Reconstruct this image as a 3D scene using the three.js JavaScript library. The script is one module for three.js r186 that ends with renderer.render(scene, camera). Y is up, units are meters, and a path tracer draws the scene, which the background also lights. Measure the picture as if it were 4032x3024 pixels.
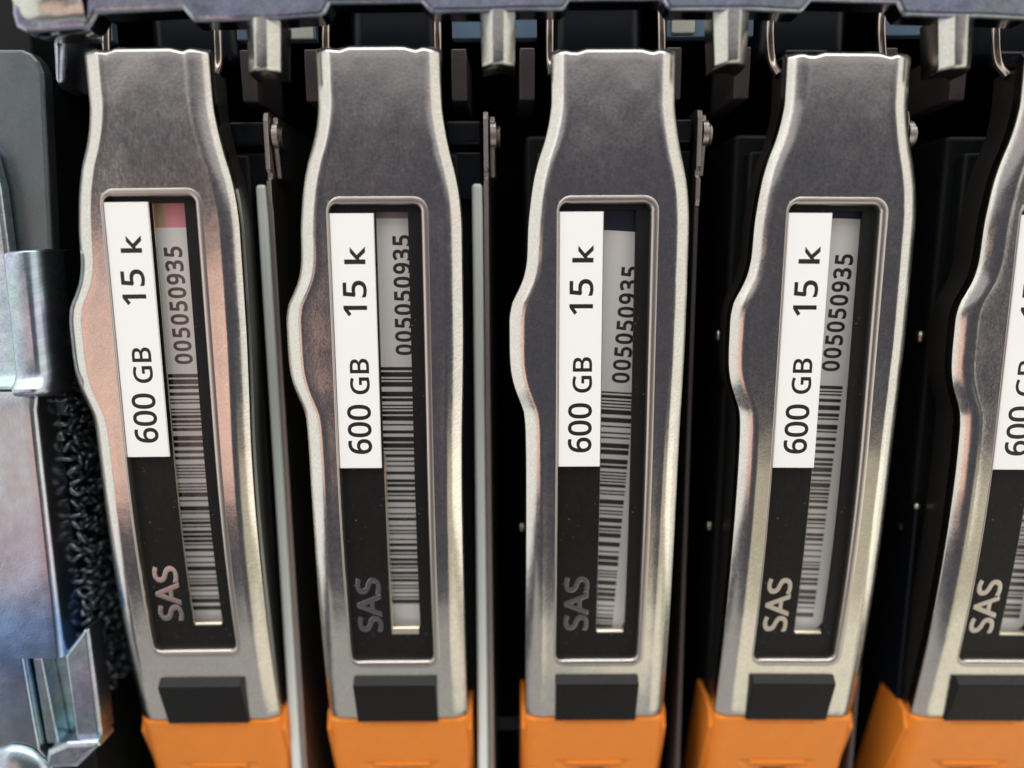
import * as THREE from 'three';
import { RoundedBoxGeometry } from 'three/addons/geometries/RoundedBoxGeometry.js';
import { mergeGeometries } from 'three/addons/utils/BufferGeometryUtils.js';
import { TextGeometry } from 'three/addons/geometries/TextGeometry.js';
import { FontLoader } from 'three/addons/loaders/FontLoader.js';
import { RectAreaLightUniformsLib } from 'three/addons/lights/RectAreaLightUniformsLib.js';
import { Brush, Evaluator, SUBTRACTION } from 'three-bvh-csg';

// ------------------------------------------------------------------ camera, lamps, exposure
// All shapes below are written in millimetres and scaled to metres by S when they are added.
const S = 0.001;
const scene = new THREE.Scene();
const camera = new THREE.PerspectiveCamera(56.85, 1024 / 768, 0.004, 20);
const tilt = THREE.MathUtils.degToRad(8.7), D = 57.5;
camera.position.set(0, Math.sin(tilt) * D * S, Math.cos(tilt) * D * S);
camera.lookAt(0, 0, 0);
camera.rotateZ(THREE.MathUtils.degToRad(-0.42));
camera.focus = 0.0578;
camera.userData.fStop = 9;
scene.add(camera);

const renderer = new THREE.WebGLRenderer({ antialias: true });
renderer.toneMapping = THREE.LinearToneMapping;
renderer.toneMappingExposure = 1;
renderer.shadowMap.enabled = true;

RectAreaLightUniformsLib.init();
scene.background = new THREE.Color().setRGB(0.086, 0.083, 0.104);
function lamp(name, color, intensity, w, h, pos, target = [0, 0, 0]) {
  const l = new THREE.RectAreaLight(new THREE.Color().setRGB(...color), intensity, w, h);
  l.name = name; l.position.set(...pos); l.lookAt(...target); scene.add(l);
}
// ceiling panels over the aisle, the bright room to both sides, and the pale desk that bounces light up from below
lamp('ceiling_lamp', [1, 0.99, 0.96], 3.7, 2.4, 1.0, [0, 1.25, 0.6]);
lamp('aisle_lamp_west', [1, 0.98, 0.92], 1.12, 1.95, 1.9, [-1.15, 0.2, 0.63], [0, 0.2, 0.63]);
lamp('aisle_lamp_east', [1, 0.95, 0.85], 1.12, 1.6, 1.9, [1.15, 0.2, 0.47], [0, 0.2, 0.47]);
lamp('desk_glow', [1, 0.88, 0.62], 0.62, 1.1, 0.8, [0.64, -0.62, 0.62], [0.1, 0, 0]);
lamp('wall_glow', [1, 0.94, 0.95], 0.46, 2.6, 0.6, [0, 0.68, 1.3]);
lamp('floor_glow', [1, 0.97, 0.88], 0.42, 2.4, 1.2, [0, -1.15, 0.75], [0, 0, 0.7501]);
lamp('hand_glow', [1, 0.62, 0.50], 1.2, 0.17, 0.29, [-0.30, -0.105, 0.585]);

// ------------------------------------------------------------------ helpers
let seed = 20240611;
const rnd = () => { seed = (seed * 1664525 + 1013904223) >>> 0; return seed / 4294967296; };
function valueNoise(n, sd) {            // tileable lattice noise
  let s = sd >>> 0; const g = new Float32Array(n * n);
  for (let i = 0; i < n * n; i++) { s = (s * 1664525 + 1013904223) >>> 0; g[i] = s / 4294967296; }
  return (u, v) => {
    const x = ((u % 1) + 1) % 1 * n, y = ((v % 1) + 1) % 1 * n, i = Math.floor(x), j = Math.floor(y);
    let a = x - i, b = y - j; a = a * a * (3 - 2 * a); b = b * b * (3 - 2 * b);
    const q = (p, r) => g[(r % n) * n + (p % n)];
    return (q(i, j) * (1 - a) + q(i + 1, j) * a) * (1 - b) + (q(i, j + 1) * (1 - a) + q(i + 1, j + 1) * a) * b;
  };
}
function texture(w, h, fn, srgb = false) {
  const d = new Uint8Array(w * h * 4);
  for (let j = 0; j < h; j++) for (let i = 0; i < w; i++) {
    const c = fn((i + 0.5) / w, (j + 0.5) / h, i, j), k = (j * w + i) * 4;
    for (let q = 0; q < 3; q++) d[k + q] = Math.max(0, Math.min(255, (Array.isArray(c) ? c[q] : c) * 255));
    d[k + 3] = 255;
  }
  const t = new THREE.DataTexture(d, w, h); t.magFilter = THREE.LinearFilter; t.minFilter = THREE.LinearFilter;
  t.wrapS = t.wrapT = THREE.RepeatWrapping; if (srgb) t.colorSpace = THREE.SRGBColorSpace; t.needsUpdate = true;
  return t;
}
const rgb = (r, g, b) => new THREE.Color().setRGB(r, g, b);
const n8 = valueNoise(8, 11), n16 = valueNoise(16, 12), n32 = valueNoise(32, 5), n64 = valueNoise(64, 7), n128 = valueNoise(128, 9), n256 = valueNoise(256, 21);

// satin nickel: a faint mottled grain over streaks of handling
const grain = texture(512, 512, (u, v) => 0.30 * n256(u, v) + 0.34 * n128(u, v) + 0.22 * n64(u, v) + 0.14 * n32(u, v));
const scratch = new Float32Array(512 * 512);
for (let k = 0; k < 70; k++) { let x = rnd() * 512, y = rnd() * 512; const a = rnd() < 0.7 ? 0.9 + (rnd() - 0.5) * 0.5 : rnd() * 6.28, n = 10 + rnd() * 70, v = 0.3 + 0.7 * rnd(); for (let q = 0; q < n; q++) { scratch[(Math.floor(y) & 511) * 512 + (Math.floor(x) & 511)] = v; x += Math.cos(a); y += Math.sin(a); } }
const leverBump = texture(512, 512, (u, v) => 0.72 * n8(u, v) + 0.16 * n16(u, v) + 0.04 * n128(u, v) + 0.02 * n256(u, v));
const leverRough = texture(512, 512, (u, v) => [0, 0.185 + 0.04 * (n128(u, v) - 0.5) + 0.02 * (n32(u, v) - 0.5) + 0.03 * (n8(u, v) - 0.5) + 0.05 * (n256(u * 1, v * 0.12) - 0.5), 0]);
const leverTint = texture(512, 512, (u, v, i, j) => { const k = 0.82 + 0.06 * (n256(u, v) - 0.5) + 0.035 * (n128(u, v) - 0.5) + 0.02 * (n16(u, v) - 0.5) + 0.09 * scratch[j * 512 + i], p = 0.015 * (n8(u, v) - 0.5); return [k + p, k - p * 0.6, k - 0.015]; }, true);
const zincTint = texture(512, 512, (u, v) => { const k = 0.76 + 0.10 * (n128(u, v) - 0.5) + 0.10 * (n32(u, v) - 0.5), a = n8(u, v) - 0.5, b = n8(u + 0.37, v + 0.61) - 0.5; return [k + 0.06 * a - 0.01, k - 0.02 * a + 0.03 * b + 0.01, k + 0.03 + 0.03 * a - 0.06 * b]; }, true);
// the side panel's chromate film: grey with a blue cloud low down and a pink one above it (one repeat = 64 mm)
const panelTint = texture(256, 256, (u, v) => {
  const g = (a, b, w) => Math.exp(-(((a - b) / w) ** 2)), k = 0.74 + 0.05 * (n64(u * 2, v * 2) - 0.5) + 0.06 * (n16(u, v) - 0.5), b = g(v, 0.655, 0.075) * (0.7 + 0.6 * n16(u + 0.3, v)), p = g(v, 0.77, 0.06) * 0.7 + g(v, 0.60, 0.03) * 0.3, t = g(v, 0.55, 0.04);
  return [k - 0.24 * b + 0.02 * p - 0.04 * t, k - 0.11 * b - 0.03 * p + 0.02 * t, k + 0.02 + 0.06 * b + 0.015 * p + 0.04 * t];
}, true);
panelTint.repeat.set(0.25, 0.25);
function specks(base, n, w, h, sd, lo, hi) {
  let s = sd; const r = () => { s = (s * 1664525 + 1013904223) >>> 0; return s / 4294967296; };
  const a = new Float32Array(w * h);
  for (let k = 0; k < n; k++) { const x = Math.floor(r() * w), y = Math.floor(r() * h), v = lo + (hi - lo) * r() ** 3; a[y * w + x] = v; if (r() < 0.35) a[y * w + (x + 1) % w] = v * 0.7; if (r() < 0.3) a[((y + 1) % h) * w + x] = v * 0.6; }
  return texture(w, h, (u, v, i, j) => base * (0.85 + 0.3 * n64(u, v)) + a[j * w + i], true);
}
const wornOrange = texture(256, 256, (u, v) => { const k = 0.95 + 0.022 * (n16(u, v) - 0.5) + 0.015 * (n64(u, v) - 0.5) + (n128(u, v) > 0.95 ? 0.025 : 0); return [k, k, k + 0.03 * (n32(u, v) - 0.5)]; }, true);
const dustyBlack = specks(0.085, 330, 256, 256, 77, 0.06, 0.6), plainBlack = specks(0.065, 200, 256, 256, 31, 0.03, 0.25);

const M = {
  lever: new THREE.MeshStandardMaterial({ color: rgb(0.95, 0.93, 0.90), map: leverTint, metalness: 1, roughness: 1, roughnessMap: leverRough, bumpMap: leverBump, bumpScale: 0.00003 }),
  rim: new THREE.MeshStandardMaterial({ color: rgb(0.52, 0.485, 0.45), metalness: 1, roughness: 0.34, bumpMap: grain, bumpScale: 0.000005 }),
  letter: new THREE.MeshStandardMaterial({ color: rgb(0.62, 0.60, 0.58), metalness: 1, roughness: 0.2 }),
  edge: new THREE.MeshStandardMaterial({ color: rgb(0.70, 0.64, 0.52), metalness: 1, roughness: 0.35 }),
  insert: new THREE.MeshPhysicalMaterial({ specularIntensity: 0.45, color: rgb(0.9, 0.92, 0.95), map: dustyBlack, roughness: 0.5, bumpMap: grain, bumpScale: 0.000006 }),
  button: new THREE.MeshPhysicalMaterial({ specularIntensity: 0.6, color: rgb(0.9, 0.92, 1), map: plainBlack, roughness: 0.5, bumpMap: grain, bumpScale: 0.00004 }),
  orange: new THREE.MeshStandardMaterial({ color: rgb(0.97, 0.295, 0.030), map: wornOrange, roughness: 0.45, bumpMap: grain, bumpScale: 0.000006 }),
  skirt: new THREE.MeshStandardMaterial({ color: rgb(0.12, 0.115, 0.105), metalness: 0.85, roughness: 0.32 }),
  body: new THREE.MeshPhysicalMaterial({ specularIntensity: 0.35, color: rgb(0.008, 0.010, 0.010), roughness: 0.45 }),
  gloss: new THREE.MeshPhysicalMaterial({ specularIntensity: 0.5, color: rgb(0.006, 0.008, 0.012), roughness: 0.25 }),
  navy: new THREE.MeshStandardMaterial({ color: rgb(0.02, 0.024, 0.04), roughness: 0.15 }),
  pipe: new THREE.MeshPhysicalMaterial({ color: rgb(0.74, 0.80, 0.77), roughness: 0.2, clearcoat: 1, clearcoatRoughness: 0.08 }),
  plate: new THREE.MeshStandardMaterial({ color: rgb(0.85, 0.77, 0.75), map: leverTint, metalness: 1, roughness: 0.36 }),
  lug: new THREE.MeshStandardMaterial({ color: rgb(0.10, 0.085, 0.085), metalness: 0.6, roughness: 0.5, bumpMap: grain, bumpScale: 0.00003 }),
  arm: new THREE.MeshStandardMaterial({ color: rgb(0.62, 0.52, 0.45), metalness: 1, roughness: 0.26 }),
  rivet: new THREE.MeshStandardMaterial({ color: rgb(0.75, 0.68, 0.55), metalness: 1, roughness: 0.3 }),
  zinc: new THREE.MeshStandardMaterial({ color: rgb(0.86, 0.95, 1.0), map: zincTint, metalness: 1, roughness: 0.28, bumpMap: leverBump, bumpScale: 0.00006 }),
  rib: new THREE.MeshStandardMaterial({ color: rgb(0.86, 0.86, 0.82), map: leverTint, metalness: 1, roughness: 0.22, bumpMap: grain, bumpScale: 0.000008 }),
  panel: new THREE.MeshStandardMaterial({ color: rgb(0.92, 0.98, 1.0), map: panelTint, metalness: 1, roughness: 0.27, bumpMap: leverBump, bumpScale: 0.00007 }),
  rail: new THREE.MeshStandardMaterial({ color: rgb(0.62, 0.63, 0.72), map: zincTint, metalness: 1, roughness: 0.18, bumpMap: leverBump, bumpScale: 0.00006 }),
  dark: new THREE.MeshStandardMaterial({ color: rgb(0.23, 0.265, 0.285), map: leverTint, metalness: 0.9, roughness: 0.42, bumpMap: leverBump, bumpScale: 0.00005 }),
  strip: new THREE.MeshStandardMaterial({ color: rgb(0.16, 0.24, 0.34), metalness: 0.7, roughness: 0.45 }),
  tab: new THREE.MeshStandardMaterial({ color: rgb(0.62, 0.62, 0.54), metalness: 0.7, roughness: 0.45 }),
  mesh: new THREE.MeshPhysicalMaterial({ color: rgb(0.035, 0.048, 0.06), roughness: 0.15, clearcoat: 1, clearcoatRoughness: 0.12 }),
  cover: new THREE.MeshPhysicalMaterial({ color: rgb(1, 1, 1), transmission: 1, thickness: 0, roughness: 0.12, ior: 1.5 }),
};

const used = {};
const numbered = (n) => { const k = used[n] = (used[n] ?? -1) + 1; return k ? `${n}_${String(k).padStart(3, '0')}` : n; };
function thing(name, label, category, group, pos = [0, 0, 0]) {
  const o = new THREE.Group(); o.name = numbered(name); o.position.set(pos[0] * S, pos[1] * S, pos[2] * S);
  o.userData = { label, category }; if (group) o.userData.group = group; scene.add(o); return o;
}
function part(name, geos, mat, parent, label) {         // millimetre geometry -> one named mesh
  const list = [].concat(geos).map((g) => g.index ? g.toNonIndexed() : g);
  for (const g of list) for (const k of Object.keys(g.attributes)) if (!['position', 'normal', 'uv'].includes(k)) g.deleteAttribute(k);
  const g = list.length > 1 ? mergeGeometries(list) : list[0];
  g.scale(S, S, S);
  const m = new THREE.Mesh(g, mat); m.name = name; m.castShadow = m.receiveShadow = true;
  if (label) m.userData.label = label;
  parent.add(m); return m;
}
function uvXY(g, k = 1 / 16) {                          // texture in real size: one repeat per 16 mm
  const p = g.attributes.position, u = new Float32Array(p.count * 2);
  for (let i = 0; i < p.count; i++) { u[2 * i] = (p.getX(i) + p.getZ(i) * 0.7) * k; u[2 * i + 1] = (p.getY(i) + p.getZ(i) * 0.4) * k; }
  g.setAttribute('uv', new THREE.BufferAttribute(u, 2)); return g;
}
function box(x0, x1, y0, y1, z0, z1, r = 0.1) {
  const w = x1 - x0, h = y1 - y0, d = z1 - z0, g = new RoundedBoxGeometry(w, h, d, 3, Math.min(r, w / 2.01, h / 2.01, d / 2.01));
  g.translate((x0 + x1) / 2, (y0 + y1) / 2, (z0 + z1) / 2); return uvXY(g);
}
const poly = (pts) => new THREE.Shape(pts.map((p) => new THREE.Vector2(...p)));
function exXY(pts, z0, z1, bevel = 0.1, holes = []) {   // outline in x,y, thickness in z
  const s = poly(pts); for (const h of holes) s.holes.push(new THREE.Path(h.map((p) => new THREE.Vector2(...p))));
  const g = new THREE.ExtrudeGeometry(s, { depth: z1 - z0 - 2 * bevel, bevelEnabled: bevel > 0, bevelSize: bevel, bevelThickness: bevel, bevelOffset: -bevel, bevelSegments: 4, curveSegments: 8 });
  g.translate(0, 0, z0 + bevel); return uvXY(g);
}
function exYZ(pts, x0, x1, bevel = 0.1) {               // outline in y,z, thickness in x
  const g = new THREE.ExtrudeGeometry(poly(pts), { depth: x1 - x0 - 2 * bevel, bevelEnabled: bevel > 0, bevelSize: bevel, bevelThickness: bevel, bevelOffset: -bevel, bevelSegments: 4 });
  g.translate(0, 0, x0 + bevel);
  g.applyMatrix4(new THREE.Matrix4().set(0, 0, 1, 0, 1, 0, 0, 0, 0, 1, 0, 0, 0, 0, 0, 1)); return uvXY(g);
}
function exXZ(pts, y0, y1, bevel = 0.05) {              // outline in x,z, length in y
  const g = new THREE.ExtrudeGeometry(poly(pts.map(([x, z]) => [x, -z])), { depth: y1 - y0 - 2 * bevel, bevelEnabled: bevel > 0, bevelSize: bevel, bevelThickness: bevel, bevelOffset: -bevel, bevelSegments: 3 });
  g.translate(0, 0, y0 + bevel); g.rotateX(-Math.PI / 2); return uvXY(g);
}
function gridGeo(rows, closed = false) {                // rows: arrays of [x, y, z]; smooth normals
  const n = rows[0].length, pos = [], idx = [];
  for (const r of rows) for (const p of r) pos.push(...p);
  for (let j = 0; j + 1 < rows.length; j++) for (let i = 0; i + 1 < n; i++) { const a = j * n + i, b = a + 1, c = a + n, d = c + 1; idx.push(a, c, b, b, c, d); }
  const g = new THREE.BufferGeometry(); g.setAttribute('position', new THREE.Float32BufferAttribute(pos, 3)); g.setIndex(idx); g.computeVertexNormals(); return uvXY(g);
}
function pchip(tab) {                                   // smooth curve through [y, value], y falling
  const t = tab.slice().sort((a, b) => a[0] - b[0]), n = t.length, h = [], d = [], m = [];
  for (let i = 0; i + 1 < n; i++) { h.push(t[i + 1][0] - t[i][0]); d.push((t[i + 1][1] - t[i][1]) / h[i]); }
  for (let i = 0; i < n; i++) m.push(i === 0 ? d[0] : i === n - 1 ? d[n - 2] : d[i - 1] * d[i] <= 0 ? 0 : 2 * d[i - 1] * d[i] / (d[i - 1] + d[i]));
  return (y) => {
    let i = 0; while (i < n - 2 && y > t[i + 1][0]) i++;
    const s = Math.max(0, Math.min(1, (y - t[i][0]) / h[i])), s2 = s * s, s3 = s2 * s;
    return (2 * s3 - 3 * s2 + 1) * t[i][1] + (s3 - 2 * s2 + s) * h[i] * m[i] + (3 * s2 - 2 * s3) * t[i + 1][1] + (s3 - s2) * h[i] * m[i + 1];
  };
}

// ------------------------------------------------------------------ the enclosure the drives slide into
const chassis = thing('server_chassis', 'zinc plated server enclosure with notched top rail and folded left side wall framing the drives', 'server enclosure');
part('bay_wall', [box(-60, 60, -60, 45, -46, -44, 0.2), box(-60, 60, 33.5, 35.5, -44, -8, 0.2), box(-60, 60, -62, -60, -44, -5, 0.2), box(54, 56, -60, 34, -44, -5, 0.2), box(-60, -39, -60, 34, -44, -4.6, 0.2), box(-60, -37.2, 26, 45, -44, -7, 0.2)], M.body, chassis, 'black inner walls of the drive bay');
{
  const edge = [[-36.3, 33], [-36.7, 28], [-36.5, 27.1], [-35.8, 26.75], [-35, 26.75], [-31.3, 27.0], [-30.9, 27.3], [-30.4, 28.0], [-24.1, 28.25], [-23.4, 27.4], [-19.7, 27.45], [-17.1, 27.5], [-13.9, 27.7], [-13.6, 27.9], [-13.2, 28.55], [-6.5, 28.6], [-6.1, 28.2], [-5.7, 27.9], [-2.2, 27.9], [0.5, 28.0], [3.9, 28.0], [4.2, 28.2], [4.5, 28.65], [11.3, 28.65], [11.6, 28.2], [11.9, 27.9], [15.2, 27.9], [18, 27.9], [21.5, 27.7], [21.8, 27.9], [22.3, 28.5], [28.6, 28.3], [28.9, 27.8], [29.2, 27.45], [32.1, 27.35], [34.8, 27.3], [38.4, 27.1], [39, 27.7], [46, 27.7], [47, 27], [62, 26.5], [62, 33]];
  part('top_rail', exXY(edge.reverse(), -1.3, 1, 0.34), M.rail, chassis, 'grey plated rail with trapezoid notches above the drives');
  for (const [x0, x1, y0, y1, b0, b1] of [[-19.75, -17.1, 23.9, 27.7, -19.8, -17.3], [-2.2, 0.5, 24.2, 28.2, -2.1, 0.4], [15.2, 18, 24.15, 28.2, 15.5, 17.9], [32.1, 34.8, 23.7, 27.6, 32.5, 34.9]]) {
    const rows = [], cut = (t) => [x0 + (b0 - x0) * t, x1 + (b1 - x1) * t];
    for (const [t, dz] of [[0, 0], [0.5, 0], [0.9, 0], [0.96, -0.1], [0.99, -0.35], [1, -0.8], [1, -2.5]]) {
      const [a, b] = cut(t), y = y1 + (y0 - y1) * t, w = (b - a);
      rows.push([[a, y, -2.2], [a, y, 0.02 + dz], [a + 0.06, y, 0.22 + dz], [a + 0.3 * w, y, 0.86 + dz], [a + 0.36 * w, y, 0.96 + dz], [a + 0.64 * w, y, 0.96 + dz], [a + 0.7 * w, y, 0.85 + dz], [b - 0.06, y, 0.22 + dz], [b, y, 0.02 + dz], [b, y, -2.2]]);
    }
    part('guide_rib', gridGeo(rows), M.rib, chassis);
  }
  const lip = []; for (const x of [-36.45, -36.2, -35.4, -34, -32.6, -31.6, -31.2]) { const e = x < -36 ? 0.35 : 0, q = 0.14 * Math.sin(x * 2.1); lip.push([[31, 1.02], [30.2, 1.32 + q], [29.2, 1.42 - q], [28.2, 1.3 + q * 0.5], [27.5, 1.0 - q * 0.5], [27.0 + e, 0.5], [26.68 + e, -0.2], [26.7 + e, -1.5]].map(([y, z]) => [x, y, z - e])); }
  part('rail_end', gridGeo(lip), M.rib, chassis, 'bright rounded left end of the rail');
  const rows = [];
  for (const [y, a, b, dz] of [[27.8, -35.9, -34.6, 0], [24.2, -35.95, -35.0, 0], [23.8, -35.9, -35.1, -0.3], [23.75, -35.85, -35.15, -3]]) rows.push([[a - 0.3, y, -6], [a, y, -2.6 + dz], [a + 0.35 * (b - a), y, -1.9 + dz], [a + 0.65 * (b - a), y, -1.85 + dz], [b, y, -2.3 + dz], [b, y, -6]]);
  part('guide_rib', gridGeo(rows), M.zinc, chassis, 'short tapered rib at the left end of the rail');
}
for (const [x0, x1, tx] of [[-36, -33.2, 0], [-22.8, -16.2, 1], [-4.8, 2.3, 0], [13.2, 20.4, 2], [31.2, 38.4, 0]]) {
  part('inner_strip', box(x0, x1, 28.3, 29.9, -7.2, -6.2, 0.12), M.strip, chassis);
  if (tx) part('strip_tab', tx === 1 ? box(x1 - 1.9, x1 - 0.1, 28.25, 29.7, -6.2, -5.8, 0.12) : box(x0 + 0.3, x0 + 2.2, 28.5, 29.9, -6.2, -5.8, 0.12), M.tab, chassis);
}
// left side wall: dark upper plate, folded bracket, purple-blue panel with a pressed slot, perforated mesh behind
part('upper_plate', exXY([[-48, 26.9], [-38.8, 26.8], [-38.1, 26.5], [-37.6, 25.9], [-37.3, 25], [-37.35, 24], [-37.75, 16.8], [-38.1, 10.7], [-38.2, -3], [-48, -3]].reverse(), -4.4, -3, 0.3), M.dark, chassis, 'dark grey plate with a rounded upper corner');
part('outer_flange', exXY([[-48, 20.5], [-42.2, 20], [-41.2, 18.6], [-40.8, 16], [-40.7, 10], [-48, 10]].reverse(), -2.9, -1.6, 0.35), M.zinc, chassis);
{
  const prof = [[-48, -1.6], [-40.75, -1.5], [-40.35, -1.1], [-40.15, -0.2], [-39.9, 0], [-38.5, 0], [-38.1, -0.15], [-37.75, -0.6], [-37.45, -1.3], [-37.35, -3.4]];
  const rows = [];
  for (const [y, dz, dx] of [[10.9, -3, 0], [10.85, -0.5, 0], [10.6, 0, 0], [7, 0, 0], [3, 0.05, 0], [1.2, 0.1, 0.02], [0.5, 0.4, 0.05], [0.1, 0.9, 0.08], [-0.2, 1.0, 0.1], [-0.55, 0.8, 0.1], [-0.75, 0.2, 0.1]])
    rows.push(prof.map(([x, z], i) => [x + dx, y + (i > 4 ? 0.25 * (x + 39.9) / 2.5 * (y > 9 ? 1 : 0) : 0), z + dz]));
  part('side_bracket', gridGeo(rows), M.zinc, chassis, 'pinkish plated bracket ending in a bright fold');
}
{
  const full = [[-50, 0.1], [-45, 0.05], [-42, 0], [-40, 0], [-39.4, 0], [-39.15, -0.06], [-38.95, -0.22], [-38.85, -0.5], [-38.8, -1.4], [-38.75, -2.9]];
  const rows = []; for (let y = -0.4; y > -23.5; y -= 1.5) rows.push(full.map(([x, z]) => [x, y, z + (y > -1 ? -0.4 : 0)]));
  rows.push(full.map(([x, z]) => [x, -23.6, z]));
  const left = []; for (const [y, x] of [[-23.6, -42.25], [-26, -42.1], [-29, -41.95], [-32.3, -41.75], [-33.6, -40.9], [-50, -40.6]]) left.push([[-50, y, 0.1], [-45, y, 0.05], [x - 0.3, y, 0], [x, y, -0.15], [x + 0.02, y, -2.6]]);
  part('side_panel', [gridGeo(rows), gridGeo(left)], M.panel, chassis, 'purple and blue tinted plated side panel');
  const slot = [];
  slot.push(exXY([[-42.0, -23.9], [-41.2, -23.9], [-40.55, -32.2], [-41.6, -32.2]].reverse(), -2.4, -0.7, 0.2));
  slot.push(exXY([[-41.6, -23.7], [-38.9, -23.7], [-38.7, -32.4], [-41, -32.4]].reverse(), -3.4, -2.4, 0.1));
  slot.push(exXY([[-39.1, -23.6], [-37.2, -21.3], [-36.75, -21.2], [-36.55, -31.4], [-37.2, -32], [-38.9, -32]].reverse(), -2.8, -0.5, 0.35));
  slot.push(exXY([[-41, -32.2], [-39.2, -31.4], [-36.5, -31.3], [-36.3, -31.8], [-38.5, -33.9], [-41.4, -33.9]].reverse(), -2.4, 0.3, 0.45));
  part('panel_slot', slot, M.zinc, chassis, 'pressed slot with bright folded lip near the lower left corner');
  const head = new THREE.SphereGeometry(3, 24, 12, 0, Math.PI * 2, 0, Math.PI / 2); head.rotateX(Math.PI / 2); head.scale(1, 1, 0.4); head.translate(-43.9, -34.6, 0.1);
  part('screw_head', uvXY(head), M.zinc, chassis);
  const rings = [];
  for (let c = 0; c < 9; c++) for (let k = 0; k < 30; k++) {
    const g = new THREE.TorusGeometry(0.40 + 0.16 * rnd(), 0.15 + 0.10 * rnd(), 7, 9, 3.2 + 3 * rnd()); g.rotateX(rnd() * 6); g.rotateY(Math.PI / 2 + (rnd() - 0.5) * 1.3); g.rotateZ((rnd() - 0.5) * 1.2);
    g.translate(-38.35 + (rnd() - 0.5) * 0.7, 0.6 - k * 1.02 - (c % 2) * 0.5 + (rnd() - 0.5) * 0.5, -3.1 - c * 0.85); rings.push(g);
  }
  part('vent_mesh', rings, M.mesh, chassis, 'glossy black perforated mesh beside the first drive');
  part('mesh_backing', box(-40.5, -38.9, -50, -0.5, -44, -3, 0.2), M.body, chassis);
}

// ------------------------------------------------------------------ drive carriers
const zf = (y) => y > -4 ? 0 : -2.9 * ((y + 4) / 27.5) ** 2;                 // the lever bows back towards its foot
const edgeL = pchip([[25.6, -4.35], [22, -4.32], [20.5, -4.5], [19, -4.85], [17.5, -5.35], [15.8, -5.75], [14, -6.0], [12.5, -6.15], [10, -6.25], [8.6, -6.5], [7.5, -6.95], [6.3, -7.5], [5, -7.68], [3, -7.68], [1.4, -7.62], [0.5, -7.5], [-0.5, -7.25], [-1.5, -6.88], [-2.6, -6.52], [-4, -6.4], [-8, -6.35], [-33, -6.35]]);
const edgeR = pchip([[25.6, 5.2], [22, 5.25], [20, 5.5], [18.2, 5.85], [16.8, 6.2], [15.3, 6.48], [14, 6.62], [12.5, 6.7], [5, 6.7], [0, 6.6], [-5, 6.45], [-12, 6.38], [-33, 6.35]]);
const CH = [0, 0.02, 0.09, 0.22, 0.42, 0.65, 0.9, 1.15, 1.35].map((x, k) => [x, k === 0 ? -0.8 : -0.66 * (1 - x / 1.35) ** 1.7]);   // rolled edge of the lever, seen in section
const HL = -3.75, HR = 3.8, RF = 1.05, FOOT = -31.5, TOP = 25.6;
const smooth = (a, b, x) => { const t = Math.max(0, Math.min(1, (x - a) / (b - a))); return t * t * (3 - 2 * t); };
function leverGeo(h0, h1, dTop) {   // h1 top, h0 bottom of the window
  const ys = [];
  for (let y = TOP - 0.5; y > h1 + 0.3; y -= 0.5) ys.push([y, 0]);
  const top = [[TOP, -1.3], [TOP, -0.5]]; for (let k = 1; k < 5; k++) { const a = k / 5 * Math.PI / 2; top.push([TOP - 0.5 + 0.5 * Math.cos(a), -0.5 + 0.5 * Math.sin(a)]); }
  const mid = []; const n = Math.round((h1 - h0) / 0.5); for (let k = 0; k <= n; k++) mid.push([h1 + (h0 - h1) * k / n, 0]);
  const low = []; for (let y = h0 - 0.5; y > FOOT + 0.4; y -= 0.6) low.push([y, 0]);
  low.push([FOOT + 0.25, 0], [FOOT + 0.08, -0.07], [FOOT, -0.25], [FOOT, -1.0]);
  const rowsY = [...top, ...ys, ...mid, ...low], inHole = (j) => j >= top.length + ys.length && j < top.length + ys.length + n;
  const pos = [], idx = []; let nc = 0, hc0 = 0, hc1 = 0;
  rowsY.forEach(([y, dz]) => {
    const L = edgeL(y), R = edgeR(y), z0 = zf(y) + dz, hl = Math.max(HL, L + 2), hr = Math.min(HR, R - 2), row = [];
    row.push([L + 0.03, -1.6], [L + 0.01, -1.0]);
    for (let k = 0; k <= 8; k++) row.push([L + CH[k][0], CH[k][1]]);
    row.push([L + RF + 0.45, 0.0], [L + RF + 0.65, -0.018]);
    for (let k = 1; k <= 3; k++) row.push([L + RF + 0.65 + (hl - L - RF - 0.65) * k / 3, -0.02]);
    hc0 = row.length - 1;
    for (let k = 1; k <= 8; k++) row.push([hl + (hr - hl) * k / 8, -0.02]);
    hc1 = row.length - 1;
    for (let k = 1; k <= 3; k++) row.push([hr + (R - RF - 0.65 - hr) * k / 3, k === 3 ? -0.018 : -0.02]);
    row.push([R - RF - 0.45, 0]);
    for (let k = 8; k >= 0; k--) row.push([R - CH[k][0], CH[k][1]]);
    row.push([R - 0.01, -1.0], [R - 0.03, -1.6]);
    nc = row.length;
    for (const [x, z] of row) {
      const q = Math.abs(x - 0.3), tab = smooth(TOP - 1.6, TOP - 0.2, y) * (0.07 * (1 - smooth(2.1, 2.6, q)) - 0.13 * smooth(2.2, 2.7, q) * (1 - smooth(3.1, 3.7, q)));
      pos.push(x, y + tab + dTop * smooth(20, 25, y), z0 + z);
    }
  });
  for (let j = 0; j + 1 < rowsY.length; j++) for (let i = 0; i + 1 < nc; i++) {
    if (inHole(j) && i >= hc0 && i < hc1) continue;
    const a = j * nc + i, b = a + 1, c = a + nc, d = c + 1; idx.push(a, c, b, b, c, d);
  }
  const g = new THREE.BufferGeometry(); g.setAttribute('position', new THREE.Float32BufferAttribute(pos, 3)); g.setIndex(idx); g.computeVertexNormals();
  return uvXY(g);
}
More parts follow.
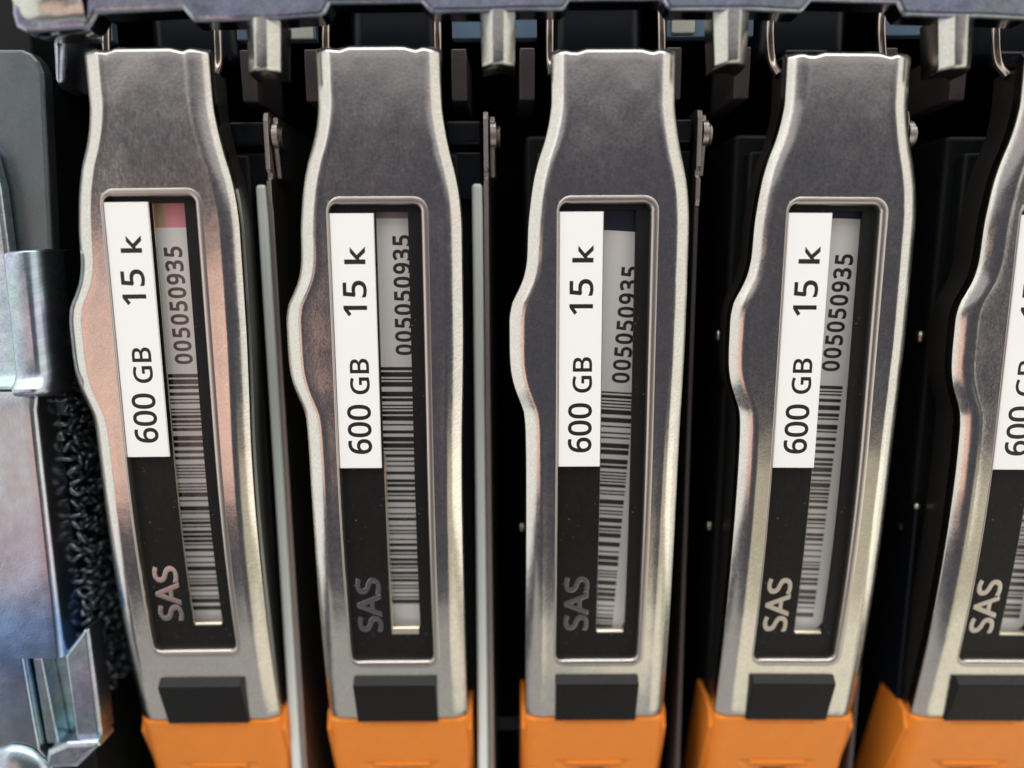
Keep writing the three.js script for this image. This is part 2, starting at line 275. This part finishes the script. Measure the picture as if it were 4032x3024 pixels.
function windowRim(h0, h1) {                                               // rolled lip of the window, with its corner webs
  const rc = 0.85, pts = [], corners = [[HR, h1, 0], [HL, h1, 1], [HL, h0, 2], [HR, h0, 3]], webs = [];
  const add = (x, y, nx, ny) => pts.push([x, y, nx, ny]);
  corners.forEach(([cx, cy, q], k) => {
    const ox = cx + (q === 0 || q === 3 ? -rc : rc), oy = cy + (q < 2 ? -rc : rc), arcPts = [];
    for (let i = 0; i <= 6; i++) { const a = (q + i / 6) * Math.PI / 2; add(ox + rc * Math.cos(a), oy + rc * Math.sin(a), -Math.cos(a), -Math.sin(a)); arcPts.push([ox + rc * Math.cos(a), oy + rc * Math.sin(a)]); }
    for (let i = 0; i < 6; i++) for (const [x, y] of [[cx, cy], arcPts[i + 1], arcPts[i]]) webs.push(x, y, zf(y) - 0.02);
    const nxt = corners[(k + 1) % 4];                                      // straight run to the next corner, subdivided
    const ex = q === 0 ? nxt[0] + rc : q === 2 ? nxt[0] - rc : cx, ey = q === 1 ? nxt[1] + rc : q === 3 ? nxt[1] - rc : cy, [sx, sy, snx, sny] = pts[pts.length - 1], m = q % 2 ? 40 : 6;
    for (let i = 1; i < m; i++) add(sx + (ex - sx) * i / m, sy + (ey - sy) * i / m, snx, sny);
  });
  pts.push(pts[0]);
  const rows = [];                                                         // soft raised bead outside, rolled edge inside; slim on the label side
  for (const [o, z] of [[-0.36, -0.06], [-0.3, -0.018], [-0.2, 0.005], [-0.1, 0.02], [0.0, 0.02], [0.12, -0.005], [0.22, -0.08], [0.29, -0.22], [0.31, -0.4], [0.31, -1.2]])
    rows.push(pts.map(([x, y, nx, ny]) => { const k = o > 0 ? 1 - 0.7 * Math.max(0, nx) : 1 - 0.6 * Math.max(0, nx); return [x + nx * o * k, y + ny * o * k, zf(y) + z]; }));
  const w = new THREE.BufferGeometry(); w.setAttribute('position', new THREE.Float32BufferAttribute(webs, 3)); w.computeVertexNormals();
  return [gridGeo(rows.reverse()).toNonIndexed(), uvXY(w)];
}
function bowed(x0, x1, y0, y1, dz, th, r = 0.04) {                         // thin sheet that follows the lever's bow
  const n = Math.max(1, Math.ceil((y1 - y0) / 1.2)), rows = [];
  for (let k = 0; k <= n; k++) {
    const y = y1 + (y0 - y1) * k / n, z = zf(y) + dz;
    if (k === 0) rows.push([[x0, y, z - th], [x0 + r, y, z - th], [x1 - r, y, z - th], [x1, y, z - th]], [[x0, y, z - th], [x0 + r, y - r * 0.3, z - r], [x1 - r, y - r * 0.3, z - r], [x1, y, z - th]]);
    rows.push([[x0, y, z - th], [x0 + r, y - (k === 0 ? r : 0), z], [x1 - r, y - (k === 0 ? r : 0), z], [x1, y, z - th]]);
    if (k === n) rows.push([[x0, y, z - th], [x0 + r, y, z - th], [x1 - r, y, z - th], [x1, y, z - th]]);
  }
  const pos = [], idx = [], out = [];
  for (let j = 0; j + 1 < rows.length; j++) for (let i = 0; i < 3; i++) { const q = [rows[j][i], rows[j + 1][i], rows[j][i + 1], rows[j + 1][i + 1]]; out.push(...q[0], ...q[1], ...q[2], ...q[2], ...q[1], ...q[3]); }
  const g = new THREE.BufferGeometry(); g.setAttribute('position', new THREE.Float32BufferAttribute(out, 3)); g.computeVertexNormals(); return uvXY(g);
}
function printed(x0, x1, y0, y1, zAt, cut = 0) {                            // printed face whose text reads upwards
  const n = cut ? 90 : 12, pos = [], uv = [], idx = [];
  for (let k = 0; k <= n; k++) { const y = y0 + (y1 - y0) * k / n, q = cut ? cut * (1 - Math.sqrt(1 - Math.max(0, 1 - (y - y0) / 4) ** 2)) : 0, xr = x1 - q; pos.push(x0, y, zAt(y), xr, y, zAt(y)); uv.push(k / n, 1, k / n, q / (x1 - x0)); if (k < n) { const a = 2 * k; idx.push(a, a + 1, a + 2, a + 2, a + 1, a + 3); } }
  const g = new THREE.BufferGeometry(); g.setAttribute('position', new THREE.Float32BufferAttribute(pos, 3)); g.setAttribute('uv', new THREE.Float32BufferAttribute(uv, 2)); g.setIndex(idx); g.computeVertexNormals(); return g;
}
function canvasTexture(w, h, paint) {
  const c = document.createElement('canvas'); c.width = w; c.height = h; paint(c.getContext('2d'), w, h);
  const t = new THREE.CanvasTexture(c); t.colorSpace = THREE.SRGBColorSpace; t.magFilter = THREE.LinearFilter; return t;
}
function fitText(x, s, x0, x1, base, cap, bold = 0) {                      // string stretched to a measured width and cap height
  x.save(); x.font = '200px sans-serif'; const m = x.measureText(s).width, k = cap / (200 * 0.714);
  x.translate(x0, base); x.scale((x1 - x0) / m, k); x.fillText(s, 0, 0); if (bold) { x.lineWidth = bold; x.strokeText(s, 0, 0); } x.restore();
}
const labelTexture = canvasTexture(2048, 368, (x, w, h) => {
  x.fillStyle = '#f7f8f7'; x.fillRect(0, 0, w, h); x.fillStyle = x.strokeStyle = '#17130f';
  fitText(x, '600', 0.052 * w, 0.262 * w, 0.776 * h, 0.535 * h, 7);
  fitText(x, 'GB', 0.295 * w, 0.447 * w, 0.776 * h, 0.44 * h, 6);
  fitText(x, '15', 0.60 * w, 0.752 * w, 0.776 * h, 0.53 * h, 7);
  fitText(x, 'k', 0.80 * w, 0.872 * w, 0.776 * h, 0.445 * h, 7);
});
const labelMat = new THREE.MeshStandardMaterial({ map: labelTexture, roughness: 0.5 });
const font = await new FontLoader().loadAsync('fonts/droid/droid_sans_regular.typeface.json');
const evaluator = new Evaluator(); evaluator.attributes = ['position', 'normal', 'uv'];

function stickerTexture(sd, len, num0, num1, bar0, bar1, tint, barW, base) {      // lengths in mm from the sticker's lower end
  let s = sd; const r = () => { s = (s * 1664525 + 1013904223) >>> 0; return s / 4294967296; };
  return canvasTexture(2048, 256, (x, w, h) => {
    const k = w / len; x.fillStyle = '#dfdfdc'; x.fillRect(0, 0, w, h);
    if (tint) { x.fillStyle = tint[0]; x.fillRect(w - tint[2] * k, 0, tint[2] * k, h); if (tint[1]) { x.fillStyle = tint[1]; x.fillRect(w - tint[2] * k, 0, tint[2] * k, h * 0.34); } }
    x.fillStyle = x.strokeStyle = '#15120f';
    [...'005050935'].forEach((c, q) => { const p = num0 * k + (num1 - num0) * k * q / 9; fitText(x, c, p, p + (num1 - num0) * k / 9 * 0.86, base / 5.4 * h, 1.36 / 5.4 * h, 13); });
    const widths = [1, 2, 3]; let p = bar0 * k; const u = 0.14 * k;        // bars of a linear code: narrow, double and triple
    while (p < bar1 * k) { const b = r() < 0.5 ? 1 : r() < 0.55 ? 2 : 3, g = r() < 0.5 ? 1 : r() < 0.6 ? 2 : 3; x.fillRect(p, 0, Math.min(b * u, bar1 * k - p), h * barW); p += (b + g) * u; }
  });
}

const DRIVES = [
  { x: -28.12, y: 0, top: 0.4, lean: 0.15, h1: 15.3, h0: -24.1, dy: 1.05, plate: 7.95, pipe: true, st: { ang: 0.0, x0: -1.43, base: 2.9, y0: -23.0, y1: 14.6, num: [1.55, 11.4], bar: [-20.7, 0.75], tint: ['#d9858e', '#b39a78', 1.9], barW: 1 },
    label: 'leftmost disk drive carrier beside the black mesh, its metal front tinged pink' },
  { x: -10.6, y: 0, top: 0.4, lean: -0.2, h1: 14.55, h0: -25.4, dy: 0, plate: 8.5, pipe: true, st: { ang: -0.3, x0: -1.1, base: 3.45, y0: -22.4, y1: 14.4, num: [2.2, 12.2], bar: [-20.2, 1.35], tint: ['#8d7c7c', null, 1.1], barW: 1 },
    label: 'second drive carrier from the left, bright metal lip at the foot of its slot' },
  { x: 7.45, y: 0, top: 0.1, lean: -0.15, h1: 14.5, h0: -25.4, dy: 0, plate: 8.2, pipe: false, st: { ang: -3.6, x0: -0.98, base: 3.5, y0: -24.4, y1: 12.3, num: [-0.15, 9.75], bar: [-22.6, -0.8], tint: null, barW: 0.75 },
    label: 'middle drive carrier, its slanted sticker leaving a dark gap atop the slot' },
  { x: 25.26, y: -0.1, top: -0.2, lean: -0.75, h1: 14.35, h0: -25.4, dy: -0.15, plate: 7.3, pipe: false, st: { ang: -1.7, x0: -1.25, base: 3.35, y0: -23.9, y1: 13.2, num: [0.75, 10.6], bar: [-21.6, -0.1], tint: null, barW: 0.72 },
    label: 'fourth drive carrier from the left, its lettering catching cream light, body leaning right' },
  { x: 43.5, y: -0.35, top: 0, lean: -0.75, h1: 14.2, h0: -25.4, dy: -0.2, plate: 7.3, pipe: false, st: { ang: -1.7, x0: -0.95, base: 3.4, y0: -23.6, y1: 13.2, num: [0.75, 10.6], bar: [-21.6, -0.1], tint: null, barW: 0.72 },
    label: 'rightmost drive carrier, cut off by the edge of the picture' },
];

function driveCarrier(d, i) {
  const o = thing('drive_carrier', d.label, 'disk drive', 'hot swap drives standing side by side in the enclosure', [d.x, d.y, 0]);
  o.rotation.z = THREE.MathUtils.degToRad(d.lean);
  const lg = leverGeo(d.h0, d.h1, d.top), lu = lg.attributes.uv; for (let k = 0; k < lu.count; k++) lu.setXY(k, lu.getX(k) + 0.37 * i, lu.getY(k) + 0.61 * i);
  part('release_lever', lg, M.lever, o);
  const skirt = (f, dx) => { const rows = []; for (let y = TOP - 0.9; y > FOOT; y -= 0.6) rows.push([[f(y) + dx, y, zf(y) - 1.5], [f(y) + dx, y, zf(y) - 2.6], [f(y) + dx * 1.6, y, zf(y) - 4.6]]); return gridGeo(dx > 0 ? rows : rows.map((q) => q.reverse())); };
  part('lever_skirt', [skirt(edgeL, 0.22), skirt(edgeR, -0.22)], M.skirt, o, 'dark inner wall under the lever');
  part('window_rim', windowRim(d.h0, d.h1), M.rim, o);
  // black insert with its slot, its printed label and raised letters
  const s1 = 13.75 + d.dy * 0.8, s0 = -22.7 + d.dy, sl = -0.15, sr = 2.42, dz = -0.62, th = 0.35;
  const flat = (a, b, c, e) => bowed(a, b, c, e, dz, th, 0.003);
  part('label_holder', [flat(HL - 0.1, sl, d.h0 - 0.1, d.h1 + 0.1), flat(sr, HR + 0.1, d.h0 - 0.1, d.h1 + 0.1), flat(sl, sr, s1, d.h1 + 0.1), flat(sl, sr, d.h0 - 0.1, s0)], M.insert, o, 'black label holder with dust specks');
  part('slot_edge', [bowed(sl, sl + (i === 1 ? 0.17 : 0.07), s0, i === 1 ? -6 : s1, dz - 0.04, i === 1 ? 0.5 : 0.12, 0.03), bowed(sl, sr, s0, s0 + (i === 1 ? 0.75 : 0.3), dz - 0.05, 0.5, 0.14)], M.edge, o, 'bright bare metal edge of the barcode slot');
  const l0 = -6.98 + d.dy * 1.05, l1 = 13.6 + d.dy * 0.95;
  part('capacity_label', bowed(HL + 0.08, -0.2, l0, l1, dz + 0.5, 0.14, 0.03), new THREE.MeshStandardMaterial({ color: rgb(0.86, 0.87, 0.86), roughness: 0.5 }), o, 'white label with capacity and speed');
  part('label_print', printed(HL + 0.12, -0.24, l0 + 0.04, l1 - 0.04, (y) => zf(y) + dz + 0.512), labelMat, o, 'printed text reading 600 GB 15 k');
  const txt = new TextGeometry('SAS', { font, size: 1.98, depth: 0.05, curveSegments: 6, bevelEnabled: true, bevelSize: 0.075, bevelThickness: 0.006, bevelSegments: 2 });
  txt.computeBoundingBox(); const bb = txt.boundingBox, wd = bb.max.x - bb.min.x;
  txt.scale(5.3 / wd, 1, 1); txt.rotateZ(Math.PI / 2); txt.computeBoundingBox();
  const cy = -19.7 + d.dy * 1.2; txt.translate(-0.85 - txt.boundingBox.max.x, cy - (txt.boundingBox.min.y + txt.boundingBox.max.y) / 2, 0);
  { const p = txt.attributes.position; for (let k = 0; k < p.count; k++) p.setZ(k, p.getZ(k) + zf(p.getY(k)) + dz); }
  part('raised_letters', uvXY(txt), M.letter, o, 'metal letters reading SAS');
  // sticker on the drive inside, seen through the slot
  const st = d.st, len = st.y1 - st.y0, zs = (y) => -1.4 - 0.043 * (14 - y);
  const tex = stickerTexture(911 + 77 * i, len, st.num[0] - st.y0, st.num[1] - st.y0, st.bar[0] - st.y0, st.bar[1] - st.y0, st.tint, st.barW, st.base);
  const sg = printed(0, 5.4, st.y0, st.y1, (y) => zs(y), st.barW < 1 ? 3.9 : 0);
  sg.translate(0, -3, 0); sg.rotateZ(THREE.MathUtils.degToRad(st.ang)); sg.translate(st.x0, 3, 0);
  part('barcode_sticker', sg, new THREE.MeshPhysicalMaterial({ map: tex, color: rgb(1, 1, 1), roughness: 0.45, clearcoat: 0.6, clearcoatRoughness: 0.18 }), o, 'grey sticker with number 005050935 and barcode');
  part('drive_front', printed(-3.4, 3.6, -26, 16, (y) => zs(y) - 0.12), M.navy, o);
  part('clear_cover', bowed(sl + 0.2, sr - 0.02, s0 + 0.32, s1 - 0.02, dz - 0.42, 0.02, 0.003), M.cover, o, 'clear plastic cover over the barcode');
  // push button at the lever's foot
  const b = exYZ([[-26.5, -0.2], [-27.25, 0.66], [-27.45, 0.7], [-31.6, 0.24], [-31.68, 0.12], [-31.7, -1.4], [-26.75, -1.4]].map(([y, z]) => [y, z + zf(y)]).reverse(), -3.65, 3.72, 0.12);
  part('push_button', b, M.button, o, 'black textured push button');
  // orange foot of the lever, with a sunk arrow
  const ring = (y) => { const z = zf(Math.max(y, -44)) - 0.02, out = [], r = 1.0, w = 6.45; out.push([-w, y, z - 5.2], [-w, y, z - 2.4]); for (let k = 0; k <= 6; k++) { const a = k / 6 * Math.PI / 2; out.push([-w + r - r * Math.cos(a), y, z - r + r * Math.sin(a)]); } for (let k = 1; k < 60; k++) { const x = -w + r + (2 * w - 2 * r) * k / 60, t = Math.min(-37.2 - y, (2.55 + (y + 37.2) * 0.75) - Math.abs(x - 0.05), 9); out.push([x, y, z - 0.55 * smooth(0, 0.5, t) - 0.16 * smooth(-0.05, 0.05, 2.7 - Math.abs(x)) * smooth(-32.35, -32.2, y) - 0.12 * smooth(-0.9, -0.6, t) * smooth(36.65, 36.85, -y)]); } for (let k = 6; k >= 0; k--) { const a = k / 6 * Math.PI / 2; out.push([w - r + r * Math.cos(a), y, z - r + r * Math.sin(a)]); } out.push([w, y, z - 2.4], [w, y, z - 5.2]); return out; };
  const rows = []; { const r0 = ring(FOOT - 0.02); rows.push(r0.map(([x, y, z]) => [x * 0.86, y + 0.0, z - 0.7]), r0.map(([x, y, z]) => [x * 0.985, y - 0.02, z - 0.12])); }
  for (const y of [-31.7, -31.9, -32.1, -32.2, -32.25, -32.3, -32.35, -32.5, -33.3, -34.2]) rows.push(ring(y));
  for (let y = -35; y > -41; y -= 0.12) rows.push(ring(y));                                      // dense where the arrow is pressed in
  rows.push(ring(-41.6), ring(-44));
  const wing = (s) => exYZ([[-33, -3.6], [-31.5, -4.1], [-31.15, -4.9], [-30.95, -6.2], [-31, -8.2], [-44, -12], [-44, -8]].reverse(), s > 0 ? 6.32 : -6.72, s > 0 ? 6.72 : -6.32, 0.15);
  part('release_tab', [gridGeo(rows).toNonIndexed(), wing(1), wing(-1)], M.orange, o, 'orange plastic foot of the lever with a sunk downward arrow');
  const ledge = exYZ([[-36.75, 0.02], [-36.95, 0.13], [-37.15, 0.1], [-37.25, -0.5], [-36.75, -0.5]].map(([y, z]) => [y, z + zf(y)]).reverse(), -2.55, 2.65, 0.06);
  part('arrow_ledge', ledge, M.orange, o);
  // black drive body, flank bracket, light pipe, hinge
  part('drive_body', [box(-6.25, 7.3, -55, 20.6, -43, -6.6, 0.5), box(-5.4, 6.2, -55, 19, -6.7, -5.2, 0.4)], M.body, o, 'black drive body behind the lever');
  const px = d.plate;
  part('flank_bracket', [exYZ([[22.3, -5.2], [22.1, -4.6], [21.5, -4.35], [17.6, -4.35], [17.3, -4.75], [16.9, -4.75], [16.6, -4.3], [14.9, -4.35], [14.4, -4.5], ...(d.pipe ? [[-55, -4.5], [-55, -20]] : [[14.2, -20]]), [22.3, -20]].reverse(), px - 0.22, px + 0.22, 0.1), exYZ([[21.9, -5.4], [20.5, -4.9], [17, -5.6], [17, -9], [21.9, -9]].reverse(), px + 0.32, px + 0.75, 0.12)], M.plate, o, 'thin metal bracket on the right flank');
  if (d.pipe) part('light_pipe', box(px - 1.25, px - 0.3, -55, 16.4, -9, -4.45, 0.35), M.pipe, o, 'pale translucent light pipe');
  if (!d.pipe) part('flank_web', box(px - 0.2, px + 0.2, -55, 14.6, -20, -4.6, 0.1), M.lug, o, 'dark lower edge of the flank bracket');
  const pin = new THREE.CylinderGeometry(1.15, 1.15, 0.45, 24); pin.rotateZ(Math.PI / 2); pin.translate(px + 0.62, 20.4, -5.6);
  const head = new THREE.CylinderGeometry(0.75, 0.95, 0.35, 24); head.rotateZ(Math.PI / 2); head.translate(px + 1.0, 20.3, -5.7);
  part('pivot_pin', [uvXY(pin), uvXY(head)], M.plate, o);
  if (i === 4) { part('guide_fin', box(-6.72, -6.34, -31.3, -12.1, -14, -5.2, 0.18), M.gloss, o); const tip = new THREE.SphereGeometry(0.3, 14, 10); tip.translate(-6.53, -12.1, -5.4); part('fin_tip', uvXY(tip), M.rivet, o); }
  part('hinge_cap', [box(px - 3.4, px - 0.35, 19.6, 21.6, -9, -5.1, 0.35), box(px - 2.9, px - 0.3, 15.2, 19.2, -9, -5.6, 0.3)], M.gloss, o);
  for (const s of [-1, 1]) {
    const bow = [0.1, 0.05, 0, 0.35, 0.35][i], arm = new THREE.TubeGeometry(new THREE.CatmullRomCurve3([[s * 4.4 + 0.25, 24.3, -2.6], [s * 4.5 + 0.25 - bow * 0.5, 25.6, -3.6], [s * 4.5 + 0.25 - bow, 28.2, -4.1], [s * 4.45 + 0.25 - bow * 0.4, 30.6, -4.6], [s * 4.4 + 0.25 + bow, 32.6, -6]].map((p) => new THREE.Vector3(...p))), 40, 0.33, 12);
    part('hinge_arm', uvXY(arm), M.arm, o, 'brownish bent metal hinge arm');
    part('hinge_lug', box(s < 0 ? -6.7 : 5.6, s < 0 ? -5.4 : 6.9, 23.3, 27.5, -13, -6, 0.15), M.lug, o);
  }
  part('hinge_barrel', [box(-3.6, 4.2, 27.2, 33, -20, -9.5, 1.2), box(-1.6, 2.2, 26.6, 28.1, -9.4, -8.6, 0.25)], M.gloss, o);
  for (const [y, k] of [[3.2, 1], [-14.8, 0.8]]) { const r = new THREE.SphereGeometry(0.55 * k, 16, 10); r.scale(0.7, 1, 0.9); r.translate(-6.55, y, -7.4); part('rivet', uvXY(r), M.rivet, o); }
  return o;
}
DRIVES.forEach(driveCarrier);

renderer.render(scene, camera);
